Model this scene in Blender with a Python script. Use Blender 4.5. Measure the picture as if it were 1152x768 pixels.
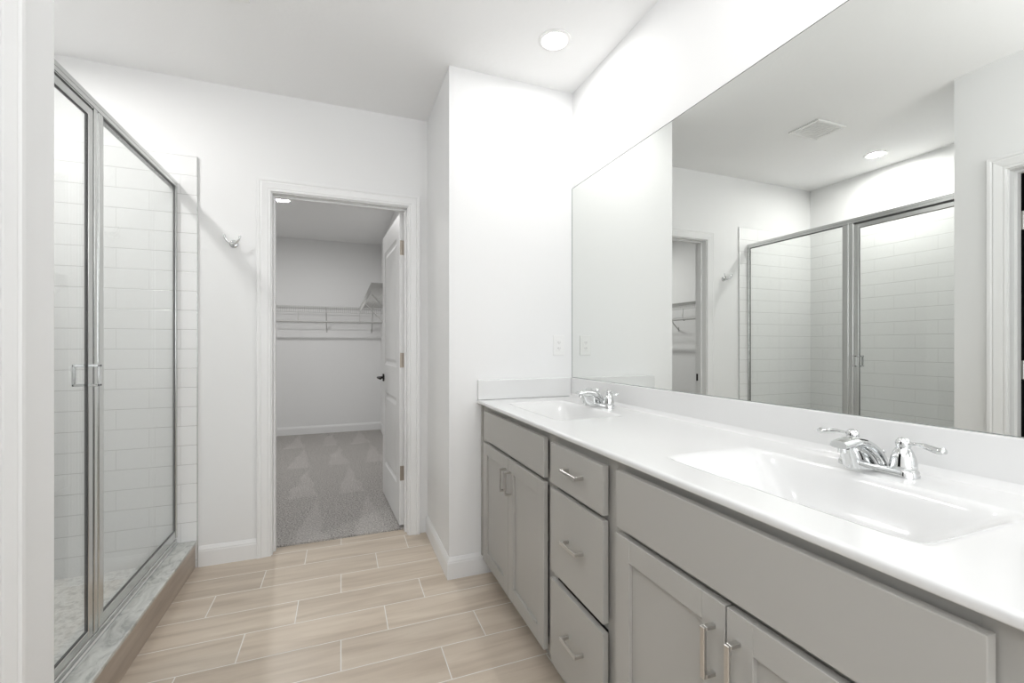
import bpy, bmesh, math, random
from mathutils import Vector, Matrix
random.seed(4)
S = bpy.context.scene
C = S.collection
for o in list(bpy.data.objects): bpy.data.objects.remove(o, do_unlink=True)
PI = math.pi

# ---------------------------------------------------------------- camera
H = 1.2
cam = bpy.data.objects.new('camera', bpy.data.cameras.new('camera'))
C.objects.link(cam)
cam.location = (0, 0, H)
cam.rotation_euler = (PI/2, 0, -0.3675)
cam.data.sensor_width = 36
cam.data.lens = 498.17/1152*36
cam.data.shift_y = 5.35/1152
cam.data.clip_start = 0.02
S.camera = cam

# ---------------------------------------------------------------- light levels, exposure
S.view_settings.view_transform = 'Standard'
S.view_settings.look = 'None'
S.view_settings.gamma = 1
S.view_settings.use_curve_mapping = False
S.view_settings.exposure = -0.03
LAMP = 165.0          # recessed lamps over the vanity (lens emission)
LAMP_SHOWER = 480.0
LAMP_CLOSET = 560.0
FILL_BACK = 22.0           # added fill light behind the camera, no known source there (W)
FLASH = 18.0         # photographer's light bounced off the ceiling above the camera (W)

w = bpy.data.worlds.new('world'); S.world = w; w.use_nodes = True
w.node_tree.nodes['Background'].inputs[0].default_value = (0.9, 0.95, 1, 1)
w.node_tree.nodes['Background'].inputs[1].default_value = 0.6

def area_light(name, loc, rot, sx, sy, power, col=(1, 1, 1)):
    if power <= 0: return
    l = bpy.data.lights.new(name, 'AREA'); l.shape = 'RECTANGLE'; l.size = sx; l.size_y = sy
    l.energy = power; l.color = col
    o = bpy.data.objects.new(name, l); C.objects.link(o); o.location = loc; o.rotation_euler = rot
    return o
# soft fill added behind the camera, placed at an invented window
area_light('fill_behind', (0.30, -1.56, 1.55), (PI/2, 0, 0), 1.7, 1.3, FILL_BACK, (0.97, 0.985, 1.0))

area_light('bounce_flash', (-0.20, -0.05, 1.90), (PI, 0, 0), 0.8, 0.8, FLASH)

# ---------------------------------------------------------------- main dimensions (metres)
R = 1.24; J = 2.25; K = 0.519; B = 2.868; CE = 2.65
L2 = -0.643; YE = 1.385; XL = -1.625; YC = 2.965; B2 = 2.984
CBACK = 6.6; CRIGHT = 0.53; BEH = -1.55; CURB = -0.7395

# ---------------------------------------------------------------- materials
def mat(name):
    m = bpy.data.materials.new(name); m.use_nodes = True
    return m, m.node_tree, m.node_tree.nodes['Principled BSDF']
def simple(name, col, rough=0.5, metal=0.0, noise=None, bump=0.0, bscale=200, spec=0.5, coat=0):
    m, nt, p = mat(name)
    p.inputs['Base Color'].default_value = (*col, 1)
    p.inputs['Roughness'].default_value = rough
    p.inputs['Metallic'].default_value = metal
    p.inputs['Specular IOR Level'].default_value = spec
    p.inputs['Coat Weight'].default_value = coat
    tc = nt.nodes.new('ShaderNodeTexCoord')
    n = nt.nodes.new('ShaderNodeTexNoise'); n.inputs['Scale'].default_value = bscale
    n.inputs['Detail'].default_value = 3
    nt.links.new(tc.outputs['Object'], n.inputs['Vector'])
    if noise:
        r = nt.nodes.new('ShaderNodeMixRGB'); r.blend_type = 'MULTIPLY'; r.inputs[0].default_value = noise
        r.inputs[1].default_value = (*col, 1)
        n2 = nt.nodes.new('ShaderNodeTexNoise'); n2.inputs['Scale'].default_value = 7; n2.inputs['Detail'].default_value = 4
        nt.links.new(tc.outputs['Object'], n2.inputs['Vector'])
        nt.links.new(n2.outputs['Fac'], r.inputs[2])
        nt.links.new(r.outputs[0], p.inputs['Base Color'])
    if bump:
        b = nt.nodes.new('ShaderNodeBump'); b.inputs['Strength'].default_value = bump; b.inputs['Distance'].default_value = 0.002
        nt.links.new(n.outputs['Fac'], b.inputs['Height']); nt.links.new(b.outputs[0], p.inputs['Normal'])
    return m
M = {}
M['wall'] = simple('wall_paint', (0.85, 0.852, 0.852), 0.7, bump=0.10, bscale=180)
M['ceiling'] = simple('ceiling_paint', (0.91, 0.912, 0.912), 0.8, bump=0.35, bscale=45)
M['closet_wall'] = M['wall']
M['shade_wall'] = simple('unlit_black', (0.012, 0.012, 0.012), 0.9, spec=0.1)  # darkness of the unlit side room put into the surface colour
M['trim'] = simple('trim_paint', (0.86, 0.862, 0.862), 0.35)
M['door'] = simple('door_paint', (0.84, 0.842, 0.84), 0.4)
M['cab'] = simple('cabinet_paint', (0.44, 0.43, 0.405), 0.42, bump=0.03, bscale=500)
M['cab_in'] = simple('cabinet_interior', (0.20, 0.19, 0.17), 0.6)
M['chrome'] = simple('chrome', (0.70, 0.71, 0.71), 0.06, 1.0)
M['nickel'] = simple('brushed_nickel', (0.60, 0.59, 0.57), 0.28, 1.0)
M['alu'] = simple('satin_aluminium', (0.66, 0.67, 0.66), 0.22, 1.0)
M['bronze'] = simple('hinge_metal', (0.44, 0.39, 0.335), 0.4, 1.0)
M['black'] = simple('dark_bronze', (0.02, 0.018, 0.016), 0.35, 0.6)
M['gasket_shade'] = simple('gasket_and_gap_dark', (0.08, 0.08, 0.08), 0.6)  # gaskets, and the painted shade in the header gap
M['counter'] = simple('cultured_marble', (0.765, 0.767, 0.765), 0.14, coat=0.2)
M['plastic'] = simple('white_plastic', (0.86, 0.86, 0.85), 0.3)
M['wire'] = simple('backlit_wire', (0.56, 0.56, 0.55), 0.4)  # white wire greyed, its backlit look put into the colour
M['slot'] = simple('slot_dark', (0.03, 0.03, 0.03), 0.6)
M['base_white'] = simple('shower_pan_acrylic', (0.80, 0.80, 0.79), 0.35)

def emit(name, col, s):
    m = bpy.data.materials.new(name); m.use_nodes = True; nt = m.node_tree
    nt.nodes.clear(); e = nt.nodes.new('ShaderNodeEmission'); o = nt.nodes.new('ShaderNodeOutputMaterial')
    e.inputs[0].default_value = (*col, 1); e.inputs[1].default_value = s
    nt.links.new(e.outputs[0], o.inputs[0]); return m

def mirror_mat():
    m, nt, p = mat('mirror_silver')
    p.inputs['Base Color'].default_value = (0.845, 0.86, 0.84, 1)
    p.inputs['Metallic'].default_value = 1; p.inputs['Roughness'].default_value = 0.0
    return m
M['mirror'] = mirror_mat()
M['glass_edge'] = simple('mirror_edge', (0.10, 0.12, 0.11), 0.2)

def glass_mat():
    m = bpy.data.materials.new('clear_glass'); m.use_nodes = True; nt = m.node_tree; nt.nodes.clear()
    t = nt.nodes.new('ShaderNodeBsdfTransparent'); t.inputs[0].default_value = (0.972, 0.98, 0.976, 1)
    g = nt.nodes.new('ShaderNodeBsdfGlossy'); g.inputs['Roughness'].default_value = 0.0
    f = nt.nodes.new('ShaderNodeFresnel'); f.inputs[0].default_value = 1.45
    mx = nt.nodes.new('ShaderNodeMixShader'); o = nt.nodes.new('ShaderNodeOutputMaterial')
    ge = nt.nodes.new('ShaderNodeNewGeometry'); mr = nt.nodes.new('ShaderNodeMapRange')
    mr.inputs['To Min'].default_value = 1.45; mr.inputs['To Max'].default_value = 1/1.45
    nt.links.new(ge.outputs['Backfacing'], mr.inputs['Value']); nt.links.new(mr.outputs[0], f.inputs[0])
    ml = nt.nodes.new('ShaderNodeMath'); ml.operation = 'MULTIPLY'; ml.inputs[1].default_value = 0.9
    nt.links.new(f.outputs[0], ml.inputs[0]); nt.links.new(ml.outputs[0], mx.inputs[0])
    nt.links.new(t.outputs[0], mx.inputs[1]); nt.links.new(g.outputs[0], mx.inputs[2])
    nt.links.new(mx.outputs[0], o.inputs[0]); return m
M['glass'] = glass_mat()

class NT:
    def __init__(s, nt): s.nt = nt
    def m(s, op, a, b=None, c=None):
        n = s.nt.nodes.new('ShaderNodeMath'); n.operation = op
        for i, v in enumerate((a, b, c)):
            if v is None: continue
            if isinstance(v, (int, float)): n.inputs[i].default_value = v
            else: s.nt.links.new(v, n.inputs[i])
        return n.outputs[0]
def tile_nodes(nt, axu, u0, uw, v_ax, v0, vh, shift, grout, vfac=1.0):
    """running-bond tile grid: returns grout mask, tile row, tile column, the coordinates"""
    q = NT(nt)
    tc = nt.nodes.new('ShaderNodeTexCoord'); sp = nt.nodes.new('ShaderNodeSeparateXYZ')
    nt.links.new(tc.outputs['Object'], sp.inputs[0])
    u = sp.outputs[axu]; v = sp.outputs[v_ax]
    vv = q.m('DIVIDE', q.m('SUBTRACT', v, v0), vh)
    row = q.m('FLOOR', vv)
    uu = q.m('DIVIDE', q.m('SUBTRACT', q.m('SUBTRACT', u, u0), q.m('MULTIPLY', row, shift)), uw)
    colu = q.m('FLOOR', uu)
    fu = q.m('MULTIPLY', q.m('SUBTRACT', 0.5, q.m('ABSOLUTE', q.m('SUBTRACT', q.m('FRACT', uu), 0.5))), uw)
    fv = q.m('MULTIPLY', q.m('SUBTRACT', 0.5, q.m('ABSOLUTE', q.m('SUBTRACT', q.m('FRACT', vv), 0.5))), vh)
    ms = []
    for d, k in ((fu, vfac), (fv, 1.0)):
        mr = nt.nodes.new('ShaderNodeMapRange'); mr.inputs['From Min'].default_value = grout*0.5
        mr.inputs['From Max'].default_value = grout*0.5+0.0012; mr.inputs['To Min'].default_value = k; mr.inputs['To Max'].default_value = 0
        nt.links.new(d, mr.inputs['Value']); ms.append(mr.outputs[0])
    return q.m('MAXIMUM', ms[0], ms[1]), row, colu, tc, sp, q

def floor_mat():
    m, nt, p = mat('wood_look_tile')
    mask, row, colu, tc, sp, q = tile_nodes(nt, 0, -0.189, 0.561, 1, 2.686, 0.1865, 0.187, 0.0026)
    cv = nt.nodes.new('ShaderNodeCombineXYZ')
    nt.links.new(row, cv.inputs[0]); nt.links.new(colu, cv.inputs[1])
    wn = nt.nodes.new('ShaderNodeTexWhiteNoise'); wn.noise_dimensions = '3D'; nt.links.new(cv.outputs[0], wn.inputs[0])
    st = nt.nodes.new('ShaderNodeCombineXYZ')
    nt.links.new(q.m('MULTIPLY', q.m('ADD', sp.outputs[0], q.m('MULTIPLY', wn.outputs[0], 9.0)), 1.6), st.inputs[0])
    nt.links.new(q.m('MULTIPLY', sp.outputs[1], 15.0), st.inputs[1])
    nt.links.new(q.m('MULTIPLY', wn.outputs[0], 17.0), st.inputs[2])
    n = nt.nodes.new('ShaderNodeTexNoise'); n.inputs['Scale'].default_value = 1.3; n.inputs['Detail'].default_value = 6
    n.inputs['Distortion'].default_value = 0.6
    nt.links.new(st.outputs[0], n.inputs['Vector'])
    cr = nt.nodes.new('ShaderNodeValToRGB')
    cr.color_ramp.elements[0].position = 0.28; cr.color_ramp.elements[0].color = (0.50, 0.415, 0.33, 1)
    cr.color_ramp.elements[1].position = 0.72; cr.color_ramp.elements[1].color = (0.69, 0.605, 0.505, 1)
    e = cr.color_ramp.elements.new(0.5); e.color = (0.61, 0.52, 0.425, 1)
    nt.links.new(n.outputs['Fac'], cr.inputs[0])
    hs = nt.nodes.new('ShaderNodeHueSaturation')
    nt.links.new(q.m('ADD', q.m('MULTIPLY', wn.outputs[0], 0.12), 0.94), hs.inputs['Value'])
    nt.links.new(cr.outputs[0], hs.inputs['Color'])
    mx = nt.nodes.new('ShaderNodeMixRGB'); nt.links.new(mask, mx.inputs[0]); nt.links.new(hs.outputs[0], mx.inputs[1])
    mx.inputs[2].default_value = (0.86, 0.84, 0.80, 1)
    nt.links.new(mx.outputs[0], p.inputs['Base Color'])
    p.inputs['Roughness'].default_value = 0.38
    b = nt.nodes.new('ShaderNodeBump'); b.inputs['Strength'].default_value = 0.5; b.inputs['Distance'].default_value = 0.001
    b.invert = True
    nt.links.new(mask, b.inputs['Height']); nt.links.new(b.outputs[0], p.inputs['Normal'])
    return m
M['floor'] = floor_mat()

def wood_tile_plain():
    m, nt, p = mat('wood_look_tile_face')
    tc = nt.nodes.new('ShaderNodeTexCoord'); mp = nt.nodes.new('ShaderNodeMapping')
    mp.inputs['Scale'].default_value = (1, 1.6, 16)
    nt.links.new(tc.outputs['Object'], mp.inputs[0])
    n = nt.nodes.new('ShaderNodeTexNoise'); n.inputs['Scale'].default_value = 1.6; n.inputs['Detail'].default_value = 6
    nt.links.new(mp.outputs[0], n.inputs['Vector'])
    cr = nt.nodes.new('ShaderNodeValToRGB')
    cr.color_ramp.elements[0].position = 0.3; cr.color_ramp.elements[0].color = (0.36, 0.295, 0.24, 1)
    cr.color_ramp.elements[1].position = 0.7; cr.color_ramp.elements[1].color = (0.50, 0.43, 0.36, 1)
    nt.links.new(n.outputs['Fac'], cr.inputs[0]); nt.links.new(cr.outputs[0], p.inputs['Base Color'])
    p.inputs['Roughness'].default_value = 0.4
    return m
M['wood_face'] = wood_tile_plain()

def wall_tile(name, axu, u0):
    m, nt, p = mat(name)
    mask, row, colu, tc, sp, q = tile_nodes(nt, axu, u0, 0.278, 2, 0.1445, 0.1041, 0.139, 0.0020, 0.45)
    mx = nt.nodes.new('ShaderNodeMixRGB'); nt.links.new(mask, mx.inputs[0])
    mx.inputs[1].default_value = (0.86, 0.862, 0.86, 1); mx.inputs[2].default_value = (0.62, 0.62, 0.61, 1)
    nt.links.new(mx.outputs[0], p.inputs['Base Color'])
    p.inputs['Roughness'].default_value = 0.14
    b = nt.nodes.new('ShaderNodeBump'); b.inputs['Strength'].default_value = 0.6; b.inputs['Distance'].default_value = 0.0012; b.invert = True
    nt.links.new(mask, b.inputs['Height']); nt.links.new(b.outputs[0], p.inputs['Normal'])
    return m
M['tile_back'] = wall_tile('white_tile_x', 0, -1.084)
M['tile_side'] = wall_tile('white_tile_y', 1, 2.048)

def marble():
    m, nt, p = mat('grey_veined_marble')
    tc = nt.nodes.new('ShaderNodeTexCoord'); mp = nt.nodes.new('ShaderNodeMapping')
    mp.inputs['Rotation'].default_value = (0, 0, 0.5); mp.inputs['Scale'].default_value = (5, 2.2, 2)
    nt.links.new(tc.outputs['Object'], mp.inputs[0])
    n = nt.nodes.new('ShaderNodeTexNoise'); n.inputs['Scale'].default_value = 4.5; n.inputs['Detail'].default_value = 9
    n.inputs['Roughness'].default_value = 0.62; n.inputs['Distortion'].default_value = 1.2
    nt.links.new(mp.outputs[0], n.inputs['Vector'])
    cr = nt.nodes.new('ShaderNodeValToRGB')
    cr.color_ramp.elements[0].position = 0.36; cr.color_ramp.elements[0].color = (0.42, 0.43, 0.41, 1)
    cr.color_ramp.elements[1].position = 0.62; cr.color_ramp.elements[1].color = (0.68, 0.69, 0.66, 1)
    e = cr.color_ramp.elements.new(0.47); e.color = (0.58, 0.59, 0.565, 1)
    nt.links.new(n.outputs['Fac'], cr.inputs[0]); nt.links.new(cr.outputs[0], p.inputs['Base Color'])
    p.inputs['Roughness'].default_value = 0.25
    return m
M['marble'] = marble()

def pebble():
    m, nt, p = mat('shower_floor_mosaic')
    tc = nt.nodes.new('ShaderNodeTexCoord')
    v = nt.nodes.new('ShaderNodeTexVoronoi'); v.inputs['Scale'].default_value = 42; v.feature = 'DISTANCE_TO_EDGE'
    nt.links.new(tc.outputs['Object'], v.inputs['Vector'])
    n = nt.nodes.new('ShaderNodeTexNoise'); n.inputs['Scale'].default_value = 55; n.inputs['Detail'].default_value = 6
    nt.links.new(tc.outputs['Object'], n.inputs['Vector'])
    cr = nt.nodes.new('ShaderNodeValToRGB'); cr.color_ramp.elements[0].position = 0.35; cr.color_ramp.elements[0].color = (0.60, 0.60, 0.58, 1)
    cr.color_ramp.elements[1].position = 0.55; cr.color_ramp.elements[1].color = (0.82, 0.82, 0.80, 1)
    nt.links.new(n.outputs['Fac'], cr.inputs[0]); nt.links.new(cr.outputs[0], p.inputs['Base Color'])
    b = nt.nodes.new('ShaderNodeBump'); b.inputs['Strength'].default_value = 0.35; b.inputs['Distance'].default_value = 0.002
    nt.links.new(v.outputs['Distance'], b.inputs['Height']); nt.links.new(b.outputs[0], p.inputs['Normal'])
    p.inputs['Roughness'].default_value = 0.3
    return m
M['pebble'] = pebble()

def carpet_mat():
    m, nt, p = mat('grey_cut_pile')
    tc = nt.nodes.new('ShaderNodeTexCoord'); sp = nt.nodes.new('ShaderNodeSeparateXYZ')
    nz = nt.nodes.new('ShaderNodeTexNoise'); nz.inputs['Scale'].default_value = 3.0; nz.inputs['Detail'].default_value = 4
    nt.links.new(tc.outputs['Object'], nz.inputs['Vector'])
    nt.links.new(tc.outputs['Object'], sp.inputs[0])
    q = NT(nt)
    wob = q.m('MULTIPLY', q.m('SUBTRACT', nz.outputs['Fac'], 0.5), 0.14)
    # vacuum strokes: wedges brushed into the pile
    yy = q.m('DIVIDE', q.m('ADD', sp.outputs[1], q.m('ADD', wob, -2.88)), 0.95)
    row = q.m('FLOOR', yy); fy = q.m('FRACT', yy)
    xx = q.m('DIVIDE', q.m('ADD', sp.outputs[0], q.m('ADD', wob, q.m('MULTIPLY', row, 0.11))), 0.37)
    fx = q.m('ABSOLUTE', q.m('SUBTRACT', q.m('FRACT', xx), 0.5))
    edge = q.m('MULTIPLY', q.m('SUBTRACT', 0.92, fy), 0.30)
    mr = nt.nodes.new('ShaderNodeMapRange'); mr.inputs['From Min'].default_value = -0.03; mr.inputs['From Max'].default_value = 0.03
    nt.links.new(q.m('SUBTRACT', edge, fx), mr.inputs['Value'])
    strokes = q.m('MULTIPLY', mr.outputs[0], q.m('ADD', q.m('MULTIPLY', nz.outputs['Fac'], 1.0), 0.1))
    n = nt.nodes.new('ShaderNodeTexNoise'); n.inputs['Scale'].default_value = 95; n.inputs['Detail'].default_value = 5
    n.inputs['Roughness'].default_value = 0.8
    nt.links.new(tc.outputs['Object'], n.inputs['Vector'])
    cr = nt.nodes.new('ShaderNodeValToRGB'); cr.color_ramp.elements[0].position = 0.36; cr.color_ramp.elements[0].color = (0.14, 0.132, 0.126, 1)
    cr.color_ramp.elements[1].position = 0.64; cr.color_ramp.elements[1].color = (0.72, 0.69, 0.665, 1)
    nt.links.new(n.outputs['Fac'], cr.inputs[0])
    mx = nt.nodes.new('ShaderNodeMixRGB'); mx.blend_type = 'MIX'
    nt.links.new(q.m('MULTIPLY', strokes, 0.32), mx.inputs[0]); nt.links.new(cr.outputs[0], mx.inputs[1])
    mx.inputs[2].default_value = (0.74, 0.715, 0.695, 1)
    nt.links.new(mx.outputs[0], p.inputs['Base Color'])
    p.inputs['Roughness'].default_value = 0.95; p.inputs['Specular IOR Level'].default_value = 0.1
    b = nt.nodes.new('ShaderNodeBump'); b.inputs['Strength'].default_value = 0.8; b.inputs['Distance'].default_value = 0.004
    nt.links.new(n.outputs['Fac'], b.inputs['Height']); nt.links.new(b.outputs[0], p.inputs['Normal'])
    return m
M['carpet'] = carpet_mat()

# ---------------------------------------------------------------- mesh helpers
def box(bm, x0, x1, y0, y1, z0, z1, bev=0.0, seg=1):
    if x0 > x1: x0, x1 = x1, x0
    if y0 > y1: y0, y1 = y1, y0
    if z0 > z1: z0, z1 = z1, z0
    t = bmesh.new()
    vs = [t.verts.new(p) for p in ((x0,y0,z0),(x1,y0,z0),(x1,y1,z0),(x0,y1,z0),(x0,y0,z1),(x1,y0,z1),(x1,y1,z1),(x0,y1,z1))]
    for f in ((0,3,2,1),(4,5,6,7),(0,1,5,4),(1,2,6,5),(2,3,7,6),(3,0,4,7)): t.faces.new([vs[i] for i in f])
    if bev: bmesh.ops.bevel(t, geom=list(t.edges), offset=bev, segments=seg, profile=0.6, affect='EDGES', clamp_overlap=True)
    merge(bm, t)
def merge(bm, t, mtx=None):
    if mtx: bmesh.ops.transform(t, matrix=mtx, verts=t.verts)
    me = bpy.data.meshes.new('tmp'); t.to_mesh(me); t.free(); bm.from_mesh(me); bpy.data.meshes.remove(me)
def boxes(*bs):
    bm = bmesh.new()
    for b in bs: box(bm, *b)
    return bm
def tube(bm, pts, rad, seg=10, flat=1.0, up=Vector((0,0,1)), cap=True):
    pts = [Vector(p) for p in pts]; n = len(pts)
    rad = [rad]*n if isinstance(rad, (int, float)) else rad
    rings = []
    for i, p in enumerate(pts):
        d = (pts[min(i+1, n-1)]-pts[max(i-1, 0)]).normalized()
        u = up if abs(d.dot(up)) < 0.95 else Vector((1, 0, 0))
        s = d.cross(u).normalized(); t = s.cross(d).normalized()
        rings.append([bm.verts.new(p+s*rad[i]*math.cos(a)+t*rad[i]*flat*math.sin(a)) for a in [2*PI*k/seg for k in range(seg)]])
    for a, b in zip(rings, rings[1:]):
        for k in range(seg): bm.faces.new((a[k], a[(k+1)%seg], b[(k+1)%seg], b[k]))
    if cap:
        bm.faces.new(rings[0][::-1]); bm.faces.new(rings[-1])
def smooth_pts(pts, n=4):
    """Catmull-Rom"""
    P = [Vector(p) for p in pts]; out = []
    for i in range(len(P)-1):
        p0 = P[max(i-1,0)]; p1 = P[i]; p2 = P[i+1]; p3 = P[min(i+2,len(P)-1)]
        for k in range(n):
            t = k/n
            out.append(0.5*((2*p1)+(p2-p0)*t+(2*p0-5*p1+4*p2-p3)*t*t+(3*p1-p0-3*p2+p3)*t**3))
    out.append(P[-1]); return out
def lathe(bm, prof, c, seg=28, sx=1, sy=1):
    """profile (r, z) about a vertical axis at c"""
    rings = []
    for r, z in prof:
        rings.append([bm.verts.new((c[0]+r*sx*math.cos(2*PI*k/seg), c[1]+r*sy*math.sin(2*PI*k/seg), c[2]+z)) for k in range(seg)])
    for a, b in zip(rings, rings[1:]):
        for k in range(seg): bm.faces.new((a[k], a[(k+1)%seg], b[(k+1)%seg], b[k]))
    bm.faces.new(rings[0][::-1]); bm.faces.new(rings[-1])
def loft(bm, secs, cap=True):
    rings = [[bm.verts.new(p) for p in s] for s in secs]; n = len(rings[0])
    for a, b in zip(rings, rings[1:]):
        for k in range(n): bm.faces.new((a[k], a[(k+1)%n], b[(k+1)%n], b[k]))
    if cap: bm.faces.new(rings[0][::-1]); bm.faces.new(rings[-1])
def extrude_profile(bm, prof, a, b, mapf):
    """profile of 2-D points swept from a to b; mapf(u, v, t) -> xyz"""
    loft(bm, [[mapf(u, v, a) for u, v in prof], [mapf(u, v, b) for u, v in prof]])
def sweep_profile(bm, prof, path, mapf):
    loft(bm, [[mapf(u, v, t) for u, v in prof] for t in path])
def obj(name, bm, m, parent=None, smooth=None, keep=False):
    bmesh.ops.recalc_face_normals(bm, faces=bm.faces)
    me = bpy.data.meshes.new(name); bm.to_mesh(me); bm.free()
    me.materials.append(m)
    if smooth:
        for p in me.polygons: p.use_smooth = True
        me.set_sharp_from_angle(angle=math.radians(smooth))
    o = bpy.data.objects.new(name, me); C.objects.link(o)
    if parent is not None:
        o.parent = parent; o.matrix_parent_inverse = Matrix.Identity(4)
        me.transform(Matrix.Translation(-world_loc(parent)))
    return o
def world_loc(o):
    v = Vector((0, 0, 0))
    while o is not None: v += o.location; o = o.parent
    return v
def struct(name, bm, m, smooth=None):
    o = obj(name, bm, m, None, smooth); o['kind'] = 'structure'; return o
def thing(name, label, cat, loc, group=None):
    o = bpy.data.objects.new(name, None); C.objects.link(o); o.location = loc
    o.empty_display_size = 0.05
    o['label'] = label; o['category'] = cat
    if group: o['group'] = group
    return o
def tag(o, label, cat, group=None, kind=None):
    o['label'] = label; o['category'] = cat
    if group: o['group'] = group
    if kind: o['kind'] = kind
    return o
def dup(root, loc, label=None):
    def cp(o, par):
        c = o.copy(); C.objects.link(c); c.parent = par
        for ch in o.children: cp(ch, c)
        return c
    r = cp(root, None); r.location = loc
    if label: r['label'] = label
    return r

# ================================================================= THE ROOM
# floor: bathroom tile runs to the middle of the closet doorway
struct('floor', boxes((-2.4, R+0.12, BEH-0.1, YC, -0.1, 0)), M['floor'])
cg = bmesh.new(); box(cg, XL, CRIGHT, YC+0.002, CBACK, -0.1, 0.010)
carpet = obj('carpet', cg, M['carpet'])
tag(carpet, 'grey cut-pile carpet with vacuum marks covering the closet floor beyond the doorway', 'carpet', kind='stuff')

struct('ceiling', boxes((-2.4, R+0.12, BEH-0.1, CBACK+0.1, CE, CE+0.1)), M['ceiling'])
struct('wall_right', boxes((R, R+0.12, BEH-0.1, B2+0.1, 0, CE)), M['wall'])
# projecting wall at the end of the vanity
struct('wall_jog', boxes((K, R, J, B, 0, CE)), M['wall'])
# wall with the closet doorway
DL, DR, DH = -0.371, 0.391, 2.081          # finished opening
struct('wall_back', boxes((XL-0.1, DL-0.02, B, B2, 0, CE), (DR+0.02, R, B, B2, 0, CE), (DL-0.02, DR+0.02, B, B2, DH+0.02, CE)), M['wall'])
# left side of the bathroom, near part, with the doorway to a dark room
NY0, NY1 = 0.43, 1.172
struct('wall_left', boxes((L2-0.115, L2, NY1+0.02, YE, 0, CE), (L2-0.115, L2, BEH, NY0-0.02, 0, CE), (L2-0.115, L2, NY0-0.02, NY1+0.02, 2.08+0.02, CE)), M['wall'])
struct('wall_shower_near', boxes((XL-0.1, L2-0.115, YE-0.115, YE, 0, CE)), M['wall'])
struct('wall_shower_left', boxes((XL-0.1, XL, YE, B, 0, CE)), M['wall'])
# dark side room
struct('wall_side_room', boxes((-2.42, -2.3, BEH, YE-0.115, 0, CE), (-2.3, L2-0.1155, YE-0.121, YE-0.1155, 0, CE), (-2.3, L2-0.1155, BEH, BEH+0.1, 0, CE)), M['shade_wall'])
struct('ceiling_side_room', boxes((-2.3, L2-0.1155, BEH+0.1, YE-0.121, CE-0.01, CE-0.001)), M['shade_wall'])
struct('floor_side_room', boxes((-2.3, L2-0.07, BEH+0.1, YE-0.121, 0.0, 0.006)), M['shade_wall'])
# behind the camera; the unseen window is invented to go with the fill
wx0, wx1, wz0, wz1 = -0.55, 1.15, 0.9, 2.2
struct('wall_behind', boxes((L2-0.115, wx0, BEH-0.12, BEH, 0, CE), (wx1, R, BEH-0.12, BEH, 0, CE), (wx0, wx1, BEH-0.12, BEH, 0, wz0), (wx0, wx1, BEH-0.12, BEH, wz1, CE)), M['wall'])
f = boxes((wx0, wx1, BEH-0.09, BEH-0.05, wz0, wz0+0.05), (wx0, wx1, BEH-0.09, BEH-0.05, wz1-0.05, wz1), (wx0, wx0+0.05, BEH-0.09, BEH-0.05, wz0+0.05, wz1-0.05), (wx1-0.05, wx1, BEH-0.09, BEH-0.05, wz0+0.05, wz1-0.05), (0.28, 0.32, BEH-0.09, BEH-0.05, wz0+0.05, wz1-0.05))
struct('added_window_1', f, M['trim'])
# closet shell
struct('wall_closet_left', boxes((XL-0.1, XL, B2, CBACK, 0, CE)), M['wall'])
struct('wall_closet_right', boxes((CRIGHT, CRIGHT+0.1, B2, CBACK, 0, CE)), M['wall'])
struct('wall_closet_back', boxes((XL-0.1, CRIGHT+0.1, CBACK, CBACK+0.1, 0, CE)), M['wall'])

# baseboards: 11 cm, moulded top edge. profile (out, up)
BP = [(0, 0), (0.0125, 0), (0.0125, 0.082), (0.0105, 0.086), (0.0105, 0.092), (0.0075, 0.098), (0.0045, 0.106), (0.003, 0.110), (0, 0.110)]
def base_x(name, x0, x1, y, dy, z=0.0, m0=0, m1=0):   # runs along x, facing dy; mitres m0, m1 (+1 outside corner)
    bm = bmesh.new()
    loft(bm, [[(x0-m0*u, y+dy*u, z+v) for u, v in BP], [(x1+m1*u, y+dy*u, z+v) for u, v in BP]])
    return struct(name, bm, M['trim'])
def base_y(name, x, y0, y1, dx, z=0.0, m0=0, m1=0):
    bm = bmesh.new()
    loft(bm, [[(x+dx*u, y0-m0*u, z+v) for u, v in BP], [(x+dx*u, y1+m1*u, z+v) for u, v in BP]])
    return struct(name, bm, M['trim'])
CW = 0.072
base_x('baseboard_back_left', -0.728, DL-0.006-CW, B, -1)
base_y('baseboard_jog_side', K, J, B, -1, m0=1)
base_x('baseboard_jog_front', K, 0.752, J, -1, m0=1)
base_y('baseboard_left', L2, NY1+0.006+CW, YE, 1, m1=1)
base_y('baseboard_left_near', L2, BEH, NY0-0.006-CW, 1)
base_x('baseboard_behind', L2, R, BEH, 1)
base_x('baseboard_closet_back', XL, CRIGHT, CBACK, -1, z=0.010)
base_y('baseboard_closet_right', CRIGHT, B2, CBACK, -1, z=0.010)
base_y('baseboard_closet_left', XL, B2, CBACK, 1, z=0.010)
base_x('baseboard_closet_front', XL, DL-0.006-CW, B2, 1, z=0.010)

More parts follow.
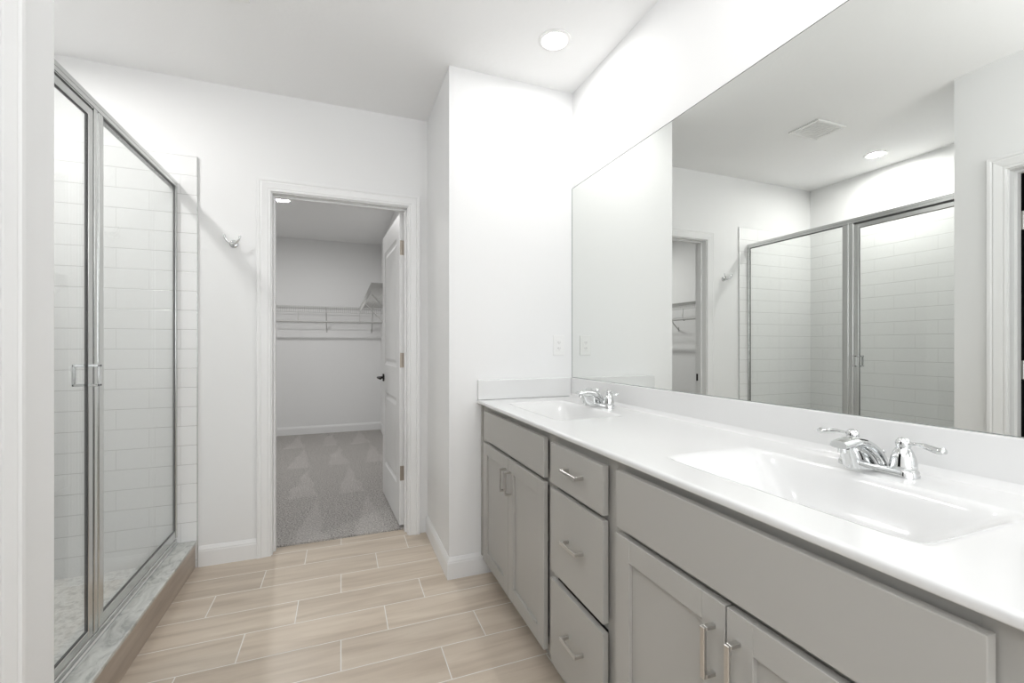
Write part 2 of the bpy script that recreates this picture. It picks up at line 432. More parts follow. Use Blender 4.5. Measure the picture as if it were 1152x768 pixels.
# door casings (moulded) and jambs. profile: distance from opening, thickness
CP = [(0, 0), (0, 0.009), (0.003, 0.011), (0.010, 0.0115), (0.013, 0.009), (0.017, 0.0115), (0.030, 0.013), (0.046, 0.0165), (0.052, 0.014), (0.058, 0.0175), (0.070, 0.018), (CW, 0.014), (CW, 0)]
def casing(bm, a0, a1, top, fn, z0=0.0):
    """a0, a1 opening limits on the wall's horizontal axis, fn(a, z, out)->xyz; mitred three-sided frame"""
    loft(bm, [[fn(a0-u, z0, v) for u, v in CP], [fn(a0-u, top+u, v) for u, v in CP]])
    loft(bm, [[fn(a1+u, z0, v) for u, v in CP], [fn(a1+u, top+u, v) for u, v in CP]])
    loft(bm, [[fn(a0-u, top+u, v) for u, v in CP], [fn(a1+u, top+u, v) for u, v in CP]])
def doorframe(name, a0, a1, top, fn, depth, stop_at, sides=(1, 1)):
    """jamb boards plus stop; fn(a, z, out) with out<0 going into the wall"""
    bm = bmesh.new()
    def bx(a, b, z0, z1, o0, o1):
        p = fn(a, z0, o0); q = fn(b, z1, o1); box(bm, p[0], q[0], p[1], q[1], p[2], q[2], 0.001)
    bx(a0-0.019, a0, 0, top, 0, -depth); bx(a1, a1+0.019, 0, top, 0, -depth); bx(a0-0.019, a1+0.019, top, top+0.019, 0, -depth)
    s0, s1 = stop_at
    bx(a0, a0+0.011, 0, top-0.011, -s0, -s1); bx(a1-0.011, a1, 0, top-0.011, -s0, -s1); bx(a0, a1, top-0.011, top, -s0, -s1)
    return bm
f1 = lambda a, z, o: (a, B-o, z)
bm = doorframe('', DL, DR, DH, f1, B2-B, (0.046, 0.080)); t1 = struct('trim_1', bm, M['trim'])
bm = bmesh.new(); casing(bm, DL-0.006, DR+0.006, DH+0.006, f1); struct('trim_2', bm, M['trim'], 25)
f2 = lambda a, z, o: (L2+o, a, z)
bm = doorframe('', NY0, NY1, 2.08, f2, 0.115, (0.046, 0.080)); t3 = struct('trim_3', bm, M['trim'])
bm = bmesh.new(); casing(bm, NY0-0.006, NY1+0.006, 2.086, f2); struct('trim_4', bm, M['trim'], 25)
f3 = lambda a, z, o: (a, B2+o, z)
bm = bmesh.new(); casing(bm, DL-0.006, DR+0.006, DH+0.006, f3, 0.010); struct('trim_5', bm, M['trim'], 25)
# strike plate on the closet jamb, hinge leaves on the side-room jamb
bm = boxes((DL, DL+0.002, 2.950, 2.978, 0.905, 0.965, 0.0005)); o = obj('strike_plate', bm, M['black'], t1); o['label'] = 'dark strike plate'
for z in (0.30, 1.08, 1.84):
    bm = boxes((L2-0.112, L2-0.083, NY1-0.003, NY1, z-0.045, z+0.045, 0.0005)); tube(bm, [(L2-0.119, NY1-0.006, z-0.047), (L2-0.119, NY1-0.006, z+0.047)], 0.006)
    o = obj('hinge', bm, M['nickel'], t3)

# ================================================================= CLOSET DOOR (structure)
TH = 0.038; DW = 0.760
door = bpy.data.objects.new('door_1', None); C.objects.link(door); door['kind'] = 'structure'
door.location = (DR+0.003, B2+0.006, 0.0); DZ0, DZ1 = 0.020, 2.074
# local: door leaf runs along +Y, thickness to -X (open position)
def door_leaf():
    bm = bmesh.new()
    w_, st = DW, 0.112
    pans = [(0.27, 0.845), (1.055, 1.935)]
    box(bm, -TH, 0, 0, st, DZ0, DZ1, 0.0012); box(bm, -TH, 0, w_-st, w_, DZ0, DZ1, 0.0012)
    zs = [DZ0, pans[0][0], pans[0][1], pans[1][0], pans[1][1], DZ1]
    for a, b in ((zs[0], zs[1]), (zs[2], zs[3]), (zs[4], zs[5])): box(bm, -TH, 0, st, w_-st, a, b)
    for z0, z1 in pans:
        y0, y1 = st, w_-st
        for sgn, xf in ((-1, -TH), (1, 0)):
            ins = [(0, 0), (0.010, 0.006), (0.022, 0.009), (0.030, 0.009), (0.052, 0.002)]
            prev = None
            for k, (i, d) in enumerate(ins):
                x = xf - sgn*d
                ring = [bm.verts.new(p) for p in ((x, y0+i, z0+i), (x, y1-i, z0+i), (x, y1-i, z1-i), (x, y0+i, z1-i))]
                if prev:
                    for q in range(4): bm.faces.new((prev[q], prev[(q+1)%4], ring[(q+1)%4], ring[q]))
                prev = ring
            bm.faces.new(prev)
    return bm
def local_obj(name, bm, m, parent, smooth=None, recalc=True):
    if recalc: bmesh.ops.recalc_face_normals(bm, faces=bm.faces)
    me = bpy.data.meshes.new(name); bm.to_mesh(me); bm.free(); me.materials.append(m)
    if smooth:
        for p in me.polygons: p.use_smooth = True
        me.set_sharp_from_angle(angle=math.radians(smooth))
    o = bpy.data.objects.new(name, me); C.objects.link(o); o.parent = parent; return o
local_obj('leaf', door_leaf(), M['door'], door)
for z in (0.363, 1.108, 1.85):
    bm = boxes((-TH+0.003, -0.001, -0.0022, 0.0, z-0.048, z+0.048, 0.0008))
    tube(bm, [(0.002, -0.001, z-0.046), (0.002, -0.001, z+0.046)], 0.0055, 10)
    for dz in (-0.03, 0, 0.03): tube(bm, [(-0.017, -0.0022, z+dz), (-0.017, -0.0034, z+dz)], 0.004, 10)
    local_obj('hinge', bm, M['bronze'], door, 40)
bm = bmesh.new()
for s, x in ((-1, -TH), (1, 0)):
    tube(bm, [(x, DW-0.065, 0.95), (x+s*0.009, DW-0.065, 0.95)], 0.030, 24, up=Vector((0,0,1)))
    tube(bm, [(x+s*0.009, DW-0.065, 0.95), (x+s*0.048, DW-0.065, 0.95)], 0.010, 12)
    tube(bm, smooth_pts([(x+s*0.045, DW-0.060, 0.95), (x+s*0.050, DW-0.085, 0.952), (x+s*0.046, DW-0.14, 0.951), (x+s*0.040, DW-0.165, 0.948)]), 0.0085, 12)
local_obj('door_handle', bm, M['black'], door, 40)
bm = boxes((-TH+0.006, -0.006, DW, DW+0.0015, 0.92, 0.98, 0.0005)); local_obj('latch_plate', bm, M['black'], door)
door.rotation_euler = (0, 0, math.radians(3.2))

# ================================================================= SHOWER
TT = 0.010
struct('wall_shower_tile_back', boxes((XL, -0.732, B-TT, B, 0.0, 2.2275, 0.0008)), M['tile_back'])
struct('wall_shower_tile_left', boxes((XL, XL+TT, YE+TT, B-TT, 0.0, 2.2275)), M['tile_side'])
struct('wall_shower_tile_near', boxes((XL, L2-0.118, YE, YE+TT, 0.0, 2.2275)), M['tile_back'])
struct('trim_6', boxes((-0.732, -0.7295, B-TT-0.001, B, 0.0, 2.2275)), M['alu'])
struct('floor_shower', boxes((XL+TT, -0.885, YE+TT, B-TT, 0.0, 0.045)), M['pebble'])
curb = thing('shower_curb', 'low shower curb with marble top and wood-look tile face along the floor', 'curb', (-0.80, 2.12, 0))
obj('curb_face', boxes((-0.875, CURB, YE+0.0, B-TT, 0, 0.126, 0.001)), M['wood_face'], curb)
o = obj('curb_top', boxes((-0.885, CURB+0.003, YE+0.0, B-TT, 0.127, 0.1435, 0.003, 2)), M['marble'], curb); o['label'] = 'grey veined marble top'

sh = thing('shower_enclosure', 'framed clear glass shower enclosure with satin metal header standing on the marble curb', 'shower enclosure', (-0.82, 2.12, 0.1435))
XO, XI = -0.820, -0.858         # outer and inner face of the frame
Y0, Y1 = YE+TT, B-TT
PB = (2.004, 2.073)
XJ = -0.835             # centre post
# header: extruded section with grooves
bm = bmesh.new()
hp = [(XO, 2.048), (XO, 2.060), (XO-0.002, 2.061), (XO-0.002, 2.065), (XO, 2.066), (XO, 2.079), (XO-0.003, 2.083), (XI+0.003, 2.083), (XI, 2.079), (XI, 2.048), (XI+0.003, 2.048), (XI+0.003, 2.056), (XO-0.003, 2.056), (XO-0.003, 2.048)]
loft(bm, [[(x, Y0, z) for x, z in hp], [(x, Y1, z) for x, z in hp]])
obj('header', bm, M['alu'], sh)
bm = bmesh.new()
tp = [(XO+0.004, 0.1435), (XO+0.004, 0.149), (XO-0.002, 0.152), (XO-0.002, 0.168), (XO-0.008, 0.171), (XO-0.010, 0.176), (XI+0.010, 0.176), (XI, 0.160), (XI-0.004, 0.149), (XI-0.004, 0.1435)]
loft(bm, [[(x, Y0, z) for x, z in tp], [(x, Y1, z) for x, z in tp]])
obj('sill_track', bm, M['alu'], sh)
obj('wall_jamb', boxes((XJ, XO, Y1-0.018, Y1, 0.1765, 2.0475, 0.001), (XJ, XO-0.004, Y1-0.024, Y1-0.018, 0.1765, 2.0475)), M['alu'], sh)
obj('wall_jamb', boxes((XJ, XO, Y0, Y0+0.022, 0.1765, 2.0475, 0.001)), M['alu'], sh)
bm = boxes((XJ, XO, PB[0], PB[0]+0.020, 0.1765, 2.0475, 0.002), (XJ+0.002, XO-0.004, PB[0]+0.020, PB[0]+0.032, 0.1765, 2.0475), (XJ, XO, PB[0]+0.032, PB[1]-0.014, 0.1765, 2.0475, 0.002), (XJ+0.003, XO-0.003, PB[1]-0.014, PB[1], 0.1765, 2.0475))
bx_rail = boxes((XJ, XO-0.003, PB[1], Y1-0.024, 0.1768, 0.214, 0.001), (XJ, XO-0.0045, PB[1], Y1-0.024, 0.2143, 0.218))
obj('panel_rail', bx_rail, M['alu'], sh)
obj('centre_post', bm, M['alu'], sh)
# fixed panel
xg = -0.828
fx = obj('fixed_panel', boxes((xg-0.003, xg+0.003, PB[1], Y1-0.024, 0.2185, 2.0475)), M['glass'], sh)
g = 0.0025
bm = boxes((xg-0.0045, xg+0.0045, PB[1], PB[1]+g, 0.2183, 2.047), (xg-0.0045, xg+0.0045, Y1-0.024-g, Y1-0.024, 0.2183, 2.047), (xg-0.0045, xg+0.0045, PB[1]+g, Y1-0.024-g, 0.2183, 0.2183+g), (xg-0.0045, xg+0.0045, PB[1]+g, Y1-0.024-g, 2.047-2*g, 2.047))
obj('gasket', bm, M['gasket_shade'], fx)
# swinging door with its own frame
sd = bpy.data.objects.new('shower_door', None); C.objects.link(sd); sd.parent = sh; sd.location = Vector((-0.828, Y0+0.03, 0.18)) - sh.location
d0, d1, z0, z1 = Y0+0.026, PB[0]-0.005, 0.182, 2.036
fr = 0.030
XDO, XDI = -0.822, -0.832
bm = boxes((XDI, XDO, d0, d0+fr, z0, z1, 0.002), (XDI, XDO, d1-fr, d1, z0, z1, 0.002), (XDI, XDO, d0+fr, d1-fr, z0, z0+0.026, 0.002), (XDI, XDO, d0+fr, d1-fr, z1-0.028, z1, 0.002))
obj('door_frame', bm, M['alu'], sd)
obj('door_glass', boxes((xg-0.003, xg+0.003, d0+fr, d1-fr, z0+0.026, z1-0.028)), M['glass'], sd)
a, b, c_, d_ = d0+fr, d1-fr, z0+0.026, z1-0.028
e_ = 0.0025
bm = boxes((xg-0.0045, xg+0.0045, a, a+e_, c_, d_), (xg-0.0045, xg+0.0045, b-e_, b, c_, d_), (xg-0.0045, xg+0.0045, a+e_, b-e_, c_, c_+e_), (xg-0.0045, xg+0.0045, a+e_, b-e_, d_-e_, d_))
obj('glazing_seal', bm, M['gasket_shade'], sd)
obj('gap_shade', boxes((-0.832, -0.826, d0, d1, 2.0365, 2.0478)), M['gasket_shade'], sh)  # added dark strip standing for the shade in the gap under the header
def pull(x0, s):
    bm = bmesh.new(); y = d1-0.030
    x1 = x0+s*0.034
    box(bm, x0, x1, y-0.006, y+0.006, 1.128, 1.137, 0.001); box(bm, x0, x1, y-0.006, y+0.006, 1.060, 1.069, 0.001)
    box(bm, x1-s*0.007, x1, y-0.006, y+0.006, 1.060, 1.137, 0.0015)
    return bm
obj('pull_handle', pull(XDO, 1), M['chrome'], sd)
obj('pull_handle', pull(XDI, -1), M['chrome'], sd)

# ================================================================= VANITY
FR = 0.698; XF = 0.672; ZT = 0.899
def cabinet(name, label, y0, y1, rails, stile0, stile1, mid=None):
    t = thing(name, label, 'cabinet', (0.96, (y0+y1)/2, 0), 'grey vanity cabinets')
    bk = R-0.004
    bm = boxes((FR+0.02, bk, y0, y0+0.015, 0.10, ZT-0.001), (FR+0.02, bk, y1-0.015, y1, 0.10, ZT-0.001), (FR+0.02, bk, y0+0.015, y1-0.015, 0.10, 0.115), (bk-0.012, bk, y0+0.015, y1-0.015, 0.115, 0.7))
    obj('carcass', bm, M['cab_in'], t)
    bm = boxes((FR, FR+0.019, y0, y0+stile0, 0.10, ZT-0.001, 0.0006), (FR, FR+0.019, y1-stile1, y1, 0.10, ZT-0.001, 0.0006))
    for a, b in rails: box(bm, FR, FR+0.019, y0+stile0, y1-stile1, a, b, 0.0006)
    if y1 > 2: box(bm, 0.6895, FR, 2.228, y1, 0.10, ZT-0.001, 0.0006)
    obj('face_frame', bm, M['cab'], t)
    obj('toe_kick', boxes((0.753, 0.768, y0, y1, 0.0, 0.0995)), M['cab'], t)
    return t
def handle_v(y, zc, par, L=0.1):
    x1 = XF-0.030
    bm = boxes((x1, x1+0.007, y-0.0055, y+0.0055, zc-L/2, zc+L/2, 0.001), (x1+0.007, XF, y-0.0055, y+0.0055, zc-L/2, zc-L/2+0.008, 0.001), (x1+0.007, XF, y-0.0055, y+0.0055, zc+L/2-0.008, zc+L/2, 0.001))
    obj('handle', bm, M['nickel'], par)
def handle_h(y, z, par, L=0.1):
    x1 = XF-0.030
    bm = boxes((x1, x1+0.007, y-L/2, y+L/2, z-0.0055, z+0.0055, 0.001), (x1+0.007, XF, y-L/2, y-L/2+0.008, z-0.0055, z+0.0055, 0.001), (x1+0.007, XF, y+L/2-0.008, y+L/2, z-0.0055, z+0.0055, 0.001))
    obj('handle', bm, M['nickel'], par)
def slab(name, y0, y1, z0, z1, par):
    return obj(name, boxes((XF, XF+0.018, y0, y1, z0, z1, 0.0015, 2)), M['cab'], par)
def shaker(y0, y1, z0, z1, par):
    s = 0.057
    bm = boxes((XF, XF+0.018, y0, y0+s, z0, z1, 0.0009), (XF, XF+0.018, y1-s, y1, z0, z1, 0.0009), (XF+0.0002, XF+0.018, y0+s, y1-s, z0, z0+s, 0.0009), (XF+0.0002, XF+0.018, y0+s, y1-s, z1-s, z1, 0.0009))
    d = obj('door', bm, M['cab'], par)
    obj('panel', boxes((XF+0.010, XF+0.015, y0+s-0.002, y1-s+0.002, z0+s-0.002, z1-s+0.002)), M['cab'], d)
    return d
SR = [(0.10, 0.125), (0.70, 0.745), (0.86, ZT-0.001)]
c1 = cabinet('vanity_cabinet', 'grey two-door vanity cabinet under the far sink, against the projecting wall', 1.4035, 2.246, SR, 0.038, 0.11)
slab('false_front', 1.430, 2.145, 0.732, 0.874, c1)
d = shaker(1.794, 2.155, 0.118, 0.7155, c1); handle_v(1.822, 0.617, d)
d = shaker(1.432, 1.7905, 0.118, 0.7155, c1); handle_v(1.7615, 0.617, d)
c2 = cabinet('drawer_cabinet', 'grey cabinet of three drawers between the two sink cabinets', 1.0155, 1.4025, [(0.10, 0.125), (0.405, 0.437), (0.705, 0.74), (0.86, ZT-0.001)], 0.045, 0.038)
for (a, b), hz in (((0.732, 0.8705), 0.806), ((0.433, 0.716), 0.580), ((0.118, 0.4065), 0.277)):
    dr = slab('drawer', 1.048, 1.377, a, b, c2)
    handle_h(1.203, hz, dr)
c3 = cabinet('vanity_cabinet', 'grey two-door vanity cabinet under the near sink, its doors with tall bar handles', 0.165, 1.0145, SR, 0.12, 0.038)
slab('false_front', 0.270, 0.9865, 0.729, 0.8765, c3)
d = shaker(0.633, 0.988, 0.118, 0.7125, c3); handle_v(0.659, 0.615, d)
d = shaker(0.270, 0.629, 0.118, 0.7125, c3); handle_v(0.602, 0.615, d)

# countertop with two moulded basins
XC0, XC1 = 0.667, 1.238; YA, YB = 0.15, J-0.0005; ZC = 0.917
ct = thing('vanity_countertop', 'long white vanity top with two moulded rectangular sinks along the mirror wall', 'countertop', (0.95, 1.2, 0.899))
basins = [(0.9225, 0.648, 0.1525, 0.278), (0.9225, 1.790, 0.1525, 0.278)]
def sst(t):
    t = max(0.0, min(1.0, t)); return t*t*(3-2*t)
def height(x, y):
    z = ZC
    for cx, cy, hx, hy in basins:
        dx = hx-abs(x-cx); dy = hy-abs(y-cy)
        if dx > 0 and dy > 0:
            fx_ = 1-(1-min(1, dx/0.085))**2.6; fy_ = sst(dy/0.17)**0.8
            soft = sst(dx/0.022)
            z -= 0.125*fx_*fy_*(0.25+0.75*soft)
    if x > 1.203:
        r = 0.017; u = min(x-1.203, r); z += r-math.sqrt(max(0, r*r-u*u))
    return z
xs = [0.673+(1.220-0.673)*i/84 for i in range(85)]; ys = [YA+0.004+(YB-YA-0.004)*i/300 for i in range(301)]
def in_basin(x, y, pad=0.012):
    for k, (cx, cy, hx, hy) in enumerate(basins):
        if abs(x-cx) < hx+pad and abs(y-cy) < hy+pad: return k
    return -1
bt = bmesh.new(); bb = [bmesh.new(), bmesh.new()]; vt = {}; vb = [{}, {}]
def gv(bm, d, i, j):
    if (i, j) not in d: d[(i, j)] = bm.verts.new((xs[i], ys[j], height(xs[i], ys[j])))
    return d[(i, j)]
for i in range(84):
    for j in range(300):
        k = in_basin((xs[i]+xs[i+1])/2, (ys[j]+ys[j+1])/2)
        bm, d = (bt, vt) if k < 0 else (bb[k], vb[k])
        bm.faces.new((gv(bm, d, i, j), gv(bm, d, i+1, j), gv(bm, d, i+1, j+1), gv(bm, d, i, j+1)))
# rounded front edge and underside
prof = [(0.673, ZC), (0.6705, 0.9165), (0.6685, 0.9148), (0.6673, 0.9125), (XC0, 0.9095), (XC0, 0.9035), (0.6685, 0.9005), (0.6715, 0.8995), (0.7, 0.8995)]
rows = []
for n, (x, z) in enumerate(prof):
    rows.append([gv(bt, vt, 0, j) if n == 0 else bt.verts.new((x, ys[j], z)) for j in range(301)])
for a, b in zip(rows, rows[1:]):
    for j in range(300): bt.faces.new((a[j], a[j+1], b[j+1], b[j]))
# near end cap
ce = [bt.verts.new((xs[i], YA, height(xs[i], ys[0])-0.003)) for i in range(85)]; cf = [bt.verts.new((xs[i], YA, 0.8995)) for i in range(85)]
for i in range(84):
    bt.faces.new((gv(bt, vt, i, 0), gv(bt, vt, i+1, 0), ce[i+1], ce[i])); bt.faces.new((ce[i], ce[i+1], cf[i+1], cf[i]))
obj('top', bt, M['counter'], ct, 50)
for k, bm in enumerate(bb):
    cx, cy, hx, hy = basins[k]
    bs = obj('sink_basin', bm, M['counter'], ct, 60)
    dm = bmesh.new(); zf = height(cx, cy)
    lathe(dm, [(0.022, -0.004), (0.023, 0.0015), (0.021, 0.003), (0.016, 0.002), (0.014, 0.004), (0.002, 0.006)], (cx+0.02, cy, zf))
    obj('drain', dm, M['chrome'], bs, 40)
obj('backsplash', boxes((1.220, XC1, YA, YB-0.0005, 0.918, 1.0222, 0.003, 2)), M['counter'], ct)
obj('side_splash', boxes((0.6695, 1.2195, J-0.0195, YB-0.0005, 0.918, 1.0222, 0.003, 2)), M['counter'], ct)

# mirror
mi = thing('wall_mirror', 'wide frameless mirror standing on the backsplash of the vanity', 'mirror', (R-0.003, 1.2, 1.0226))
obj('mirror_glass', boxes((1.2352, R-0.0003, 0.15, J-0.003, 1.0232, 2.102)), M['mirror'], mi)
bm = boxes((1.2346, R-0.0003, J-0.003, J-0.0008, 1.0232, 2.102), (1.2346, R-0.0003, 0.15, J-0.003, 2.102, 2.1038), (1.2346, R-0.0003, 0.15, J-0.003, 1.0224, 1.0234))
obj('mirror_edge', bm, M['glass_edge'], mi)

# faucets
def faucet(cy, label):
    fx0 = 1.145
    t = thing('faucet', label, 'faucet', (fx0, cy, ZC), 'chrome two-handle faucets')
    # base plate: stadium with swollen ends
    secs = []
    for zz, s in ((0.0003, 1.0), (0.004, 1.0), (0.012, 0.95), (0.016, 0.88), (0.0175, 0.80)):
        ring = []
        for k in range(48):
            a = 2*PI*k/48
            yy = 0.0515*(1 if math.sin(a) >= 0 else -1) if abs(math.sin(a)) > 0.02 else 0
            rr = 0.0285*s
            wob = 1.0-0.18*math.exp(-(((0.0515*0+math.sin(a))*1.0)/0.35)**2)
            ring.append((fx0+rr*math.cos(a)*wob, cy+yy+rr*math.sin(a), ZC+zz))
        secs.append(ring)
    bm = bmesh.new(); loft(bm, secs); obj('base_plate', bm, M['chrome'], t, 45)
    # spout: a wide arched ribbon over a narrower solid body
    def arch(top, bot, wd, pw):
        tp_ = smooth_pts([(a, 0, b) for a, b in top], 4); bp_ = smooth_pts([(a, 0, b) for a, b in bot], 4)
        wp = smooth_pts([(w_, 0, 0) for w_ in wd], 4); secs = []
        for p, q, ww in zip(tp_, bp_, wp):
            mid = (p+q)/2; hv = (p-q)/2; ring = []
            for k in range(24):
                a = 2*PI*k/24; ca, sa = math.cos(a), math.sin(a)
                ca = math.copysign(abs(ca)**pw, ca); sa = math.copysign(abs(sa)**pw, sa)
                v = mid+hv*sa; ring.append((v.x, cy+ww.x*ca*(1-0.15*max(0, sa)), v.z))
            secs.append(ring)
        bm = bmesh.new(); loft(bm, secs); return bm
    top = [(1.168, .926), (1.155, .953), (1.132, .975), (1.100, .991), (1.064, .998), (1.036, .997), (1.013, .993)]
    bot = [(1.146, .923), (1.133, .943), (1.112, .960), (1.084, .973), (1.056, .978), (1.034, .977), (1.014, .977)]
    obj('spout', arch(top, bot, [.020, .019, .018, .018, .019, .019, .0175], 0.6), M['chrome'], t, 50)
    top = [(1.150, .930), (1.138, .948), (1.118, .965), (1.090, .978), (1.060, .984), (1.040, .984)]
    bot = [(1.098, .922), (1.066, .925), (1.042, .932), (1.036, .948), (1.031, .962), (1.027, .974)]
    obj('spout_body', arch(top, bot, [.0145, .0140, .0135, .0130, .0130, .0130], 0.6), M['chrome'], t, 50)
    bm = bmesh.new(); lathe(bm, [(0.0085, 0.0), (0.0085, 0.010)], (1.027, cy, 0.966), 16); obj('aerator', bm, M['chrome'], t, 40)
    bm = bmesh.new(); tube(bm, [(1.169, cy, ZC+0.010), (1.169, cy, 0.955)], 0.0022, 8); lathe(bm, [(0.001, 0), (0.0045, 0.002), (0.005, 0.006), (0.002, 0.010)], (1.169, cy, 0.952), 12)
    obj('lift_rod', bm, M['chrome'], t, 40)
    for s in (-1, 1):
        hy = cy+s*0.0515
        bm = bmesh.new()
        lathe(bm, [(0.0235, 0.016), (0.0245, 0.019), (0.0245, 0.023), (0.0235, 0.030), (0.0215, 0.042), (0.018, 0.052), (0.0145, 0.059), (0.0125, 0.062), (0.0135, 0.066), (0.0140, 0.072), (0.0125, 0.078), (0.008, 0.083), (0.002, 0.0845)], (fx0, hy, ZC), 28)
        h = obj('handle_body', bm, M['chrome'], t, 50)
        bm = bmesh.new()
        pts = smooth_pts([(fx0, hy+s*0.006, 0.9885), (fx0-0.001, hy+s*0.020, 0.9905), (fx0-0.003, hy+s*0.036, 0.9910), (fx0-0.005, hy+s*0.052, 0.9880), (fx0-0.007, hy+s*0.066, 0.9855), (fx0-0.008, hy+s*0.076, 0.9885)], 4)
        n = len(pts); rr = [0.0085-0.0035*math.sin(PI*min(1, i/(n*0.45)))+0.0012*math.sin(PI*max(0, (i/n-0.5)*2)) if i < n-1 else 0.003 for i in range(n)]
        tube(bm, pts, rr, 14, 0.7)
        obj('lever', bm, M['chrome'], h, 50)
    return t
faucet(0.647, 'chrome two-handle faucet behind the near sink, its levers spread wide')
faucet(1.790, 'chrome two-handle faucet behind the far sink, by the outlet')

# ================================================================= FIXTURES
def recessed(name, label, x, y, strength, r=0.048, col=(1.0, 0.99, 0.97), group='round recessed ceiling lights'):
    t = thing(name, label, 'ceiling light', (x, y, CE), group)
    bm = bmesh.new()
    ro = 0.076
    pr_ = [(ro, -0.0005), (ro, -0.004), (ro-0.003, -0.0065), (r+0.014, -0.0065), (r+0.010, -0.0055), (r+0.004, -0.002), (r+0.001, -0.0012)]
    rings = [[bm.verts.new((x+a*math.cos(2*PI*k/48), y+a*math.sin(2*PI*k/48), CE+b)) for k in range(48)] for a, b in pr_]
    for a, b in zip(rings, rings[1:]):
        for k in range(48): bm.faces.new((a[k], a[(k+1)%48], b[(k+1)%48], b[k]))
    obj('trim_ring', bm, M['plastic'], t, 40)
    bm = bmesh.new()
    rings = [[bm.verts.new((x+a*math.cos(2*PI*k/32), y+a*math.sin(2*PI*k/32), CE+b)) for k in range(32)] for a, b in ((r+0.001, -0.0012), (r*0.7, -0.0034), (r*0.35, -0.0042))]
    for a, b in zip(rings, rings[1:]):
        for k in range(32): bm.faces.new((a[k], a[(k+1)%32], b[(k+1)%32], b[k]))
    bm.faces.new(rings[-1])
    me = obj('lens', bm, emit('lamp_lens_'+str(strength), col, strength), t, 60)
    return t
recessed('recessed_light', 'round recessed light glowing in the ceiling by the projecting wall', 0.942, 1.885, LAMP)
recessed('recessed_light', 'recessed ceiling light above the near sink, beyond the top of the photo', 0.942, 0.62, LAMP)
recessed('recessed_light', 'recessed light above the shower, seen only in the mirror', -1.300, 2.135, LAMP_SHOWER)
recessed('recessed_light', 'round light on the closet ceiling, just inside the doorway top left', -0.552, 4.90, LAMP_CLOSET, r=0.060)

vt_ = thing('ceiling_vent', 'square white ceiling exhaust vent seen in the mirror', 'vent', (-0.495, 2.03, CE))
vx, vy = -0.495, 2.03
a, b = 0.135, 0.106
bm = boxes((vx-a, vx+a, vy-b, vy-b+0.022, CE-0.012, CE-0.0005, 0.003), (vx-a, vx+a, vy+b-0.022, vy+b, CE-0.012, CE-0.0005, 0.003), (vx-a, vx-a+0.022, vy-b+0.022, vy+b-0.022, CE-0.012, CE-0.0005, 0.003), (vx+a-0.022, vx+a, vy-b+0.022, vy+b-0.022, CE-0.012, CE-0.0005, 0.003))
obj('frame', bm, M['plastic'], vt_)
bm = bmesh.new()
for k in range(11):
    y = vy-b+0.031+k*0.0150
    box(bm, vx-a+0.022, vx+a-0.022, y-0.0045, y+0.0045, CE-0.009, CE-0.006)
box(bm, vx-a+0.022, vx+a-0.022, vy-b+0.022, vy+b-0.022, CE-0.0025, CE-0.0005)
obj('grille', bm, M['plastic'], vt_)

# outlet
ot = thing('wall_outlet', 'white rectangular wall outlet on the projecting wall beside the mirror', 'outlet', (1.149, J, 1.205))
obj('cover_plate', boxes((1.114, 1.184, J-0.005, J, 1.148, 1.262, 0.002, 2)), M['plastic'], ot)
rc = obj('receptacle', boxes((1.132, 1.166, J-0.0075, J-0.0049, 1.171, 1.239, 0.0008)), M['plastic'], ot)
bm = bmesh.new()
for z in (1.190, 1.222):
    box(bm, 1.1425, 1.1443, J-0.0079, J-0.0074, z-0.004, z+0.004); box(bm, 1.1537, 1.1555, J-0.0079, J-0.0074, z-0.003, z+0.003); box(bm, 1.1475, 1.1505, J-0.0079, J-0.0074, z-0.010, z-0.0075)
obj('slots', bm, M['slot'], rc)
for z in (1.156, 1.254):
    bm = bmesh.new(); tube(bm, [(1.149, J-0.005, z), (1.149, J-0.0058, z)], 0.0028, 12); obj('screw', bm, M['plastic'], ot)

# robe hook
hk = thing('robe_hook', 'small chrome double robe hook on the wall between shower and closet door', 'hook', (-0.566, B, 1.775))
bm = bmesh.new(); hx_, hz_ = -0.560, 1.770
tube(bm, [(hx_, B, hz_), (hx_, B-0.006, hz_)], 0.021, 24); tube(bm, [(hx_, B-0.006, hz_), (hx_, B-0.009, hz_)], [0.018, 0.012], 24)
obj('backplate', bm, M['chrome'], hk, 40)
bm = bmesh.new(); tube(bm, [(hx_, B-0.008, hz_), (hx_, B-0.034, hz_-0.004)], 0.0075, 14)
tube(bm, smooth_pts([(hx_-0.038, B-0.050, hz_+0.040), (hx_-0.032, B-0.048, hz_+0.018), (hx_-0.018, B-0.042, hz_+0.002), (hx_, B-0.036, hz_-0.005), (hx_+0.018, B-0.042, hz_+0.002), (hx_+0.032, B-0.048, hz_+0.018), (hx_+0.038, B-0.050, hz_+0.040)], 5), [0.0045 if i in (0, 30) else 0.0055 for i in range(31)], 12)
obj('prongs', bm, M['chrome'], hk, 50)

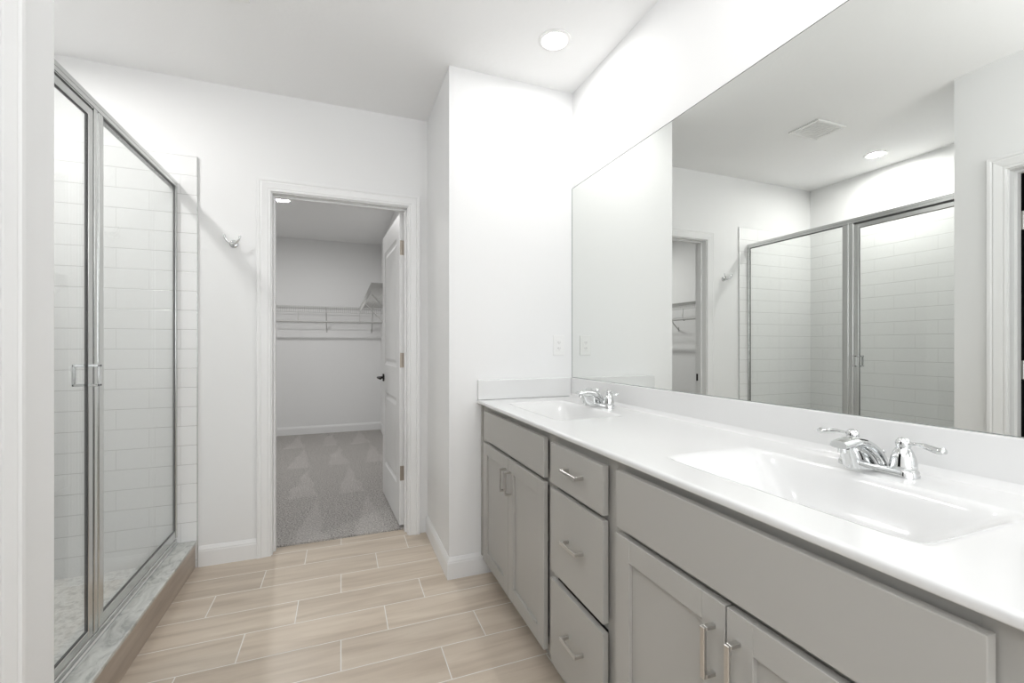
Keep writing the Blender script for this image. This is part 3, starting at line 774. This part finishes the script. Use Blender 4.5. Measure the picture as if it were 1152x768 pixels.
# ================================================================= CLOSET SHELVES
def wire_shelf(label, fn, L0, L1, braces, rod=True, depth=0.30, z=1.705):
    """fn(s, d, z): s along the wall, d out from the wall"""
    t = thing('wire_shelf', label, 'shelf', fn((L0+L1)/2, 0.0, z), 'white wire closet shelves')
    bm = bmesh.new()
    for d in (0.012, depth*0.5, depth): tube(bm, [fn(L0, d, z), fn(L1, d, z)], 0.0032, 6)
    tube(bm, [fn(L0, depth, z-0.075), fn(L1, depth, z-0.075)], 0.0032, 6)
    n = int((L1-L0)/0.0254)
    for k in range(n+1):
        s = L0+0.004+(L1-L0-0.008)*k/n
        tube(bm, [fn(s, 0.006, z+0.003), fn(s, depth+0.003, z+0.003), fn(s, depth+0.003, z-0.075)], 0.0018, 4, cap=False)
    obj('wire_deck', bm, M['wire'], t)
    if rod:
        bm = bmesh.new(); tube(bm, [fn(L0, depth-0.02, z-0.195), fn(L1, depth-0.02, z-0.195)], 0.0125, 12); obj('hanging_rod', bm, M['wire'], t, 40)
        s = L0+0.35
        while s < L1-0.1:
            bm = bmesh.new(); tube(bm, [fn(s, depth, z-0.07), fn(s, depth+0.012, z-0.15), fn(s, depth+0.006, z-0.21), fn(s, depth-0.02, z-0.212)], 0.004, 6); obj('rod_hook', bm, M['wire'], t)
            s += 0.75
    for s in braces:
        bm = bmesh.new(); tube(bm, [fn(s, depth-0.005, z-0.005), fn(s, 0.004, z-0.305)], 0.006, 8)
        box_p = [fn(s-0.009, 0.0, z-0.33), fn(s+0.009, 0.004, z-0.27)]
        box(bm, box_p[0][0], box_p[1][0], box_p[0][1], box_p[1][1], box_p[0][2], box_p[1][2])
        obj('brace', bm, M['wire'], t)
    return t
wire_shelf('white wire shelf with hanging rod on the closet back wall', lambda s, d, z: (s, CBACK-d, z), XL+0.004, CRIGHT-0.004, (-0.19, -1.1, 0.40), z=1.718)
wire_shelf('white wire shelf on the closet right wall, partly behind the open door', lambda s, d, z: (CRIGHT-d, s, z), 3.80, CBACK-0.31, (4.33, 5.4), rod=False, z=1.718)
wire_shelf('white wire shelf with rod on the closet left wall, seen in the mirror', lambda s, d, z: (XL+d, s, z), B2+0.1, CBACK-0.31, (3.6, 4.6, 5.6), z=1.718)
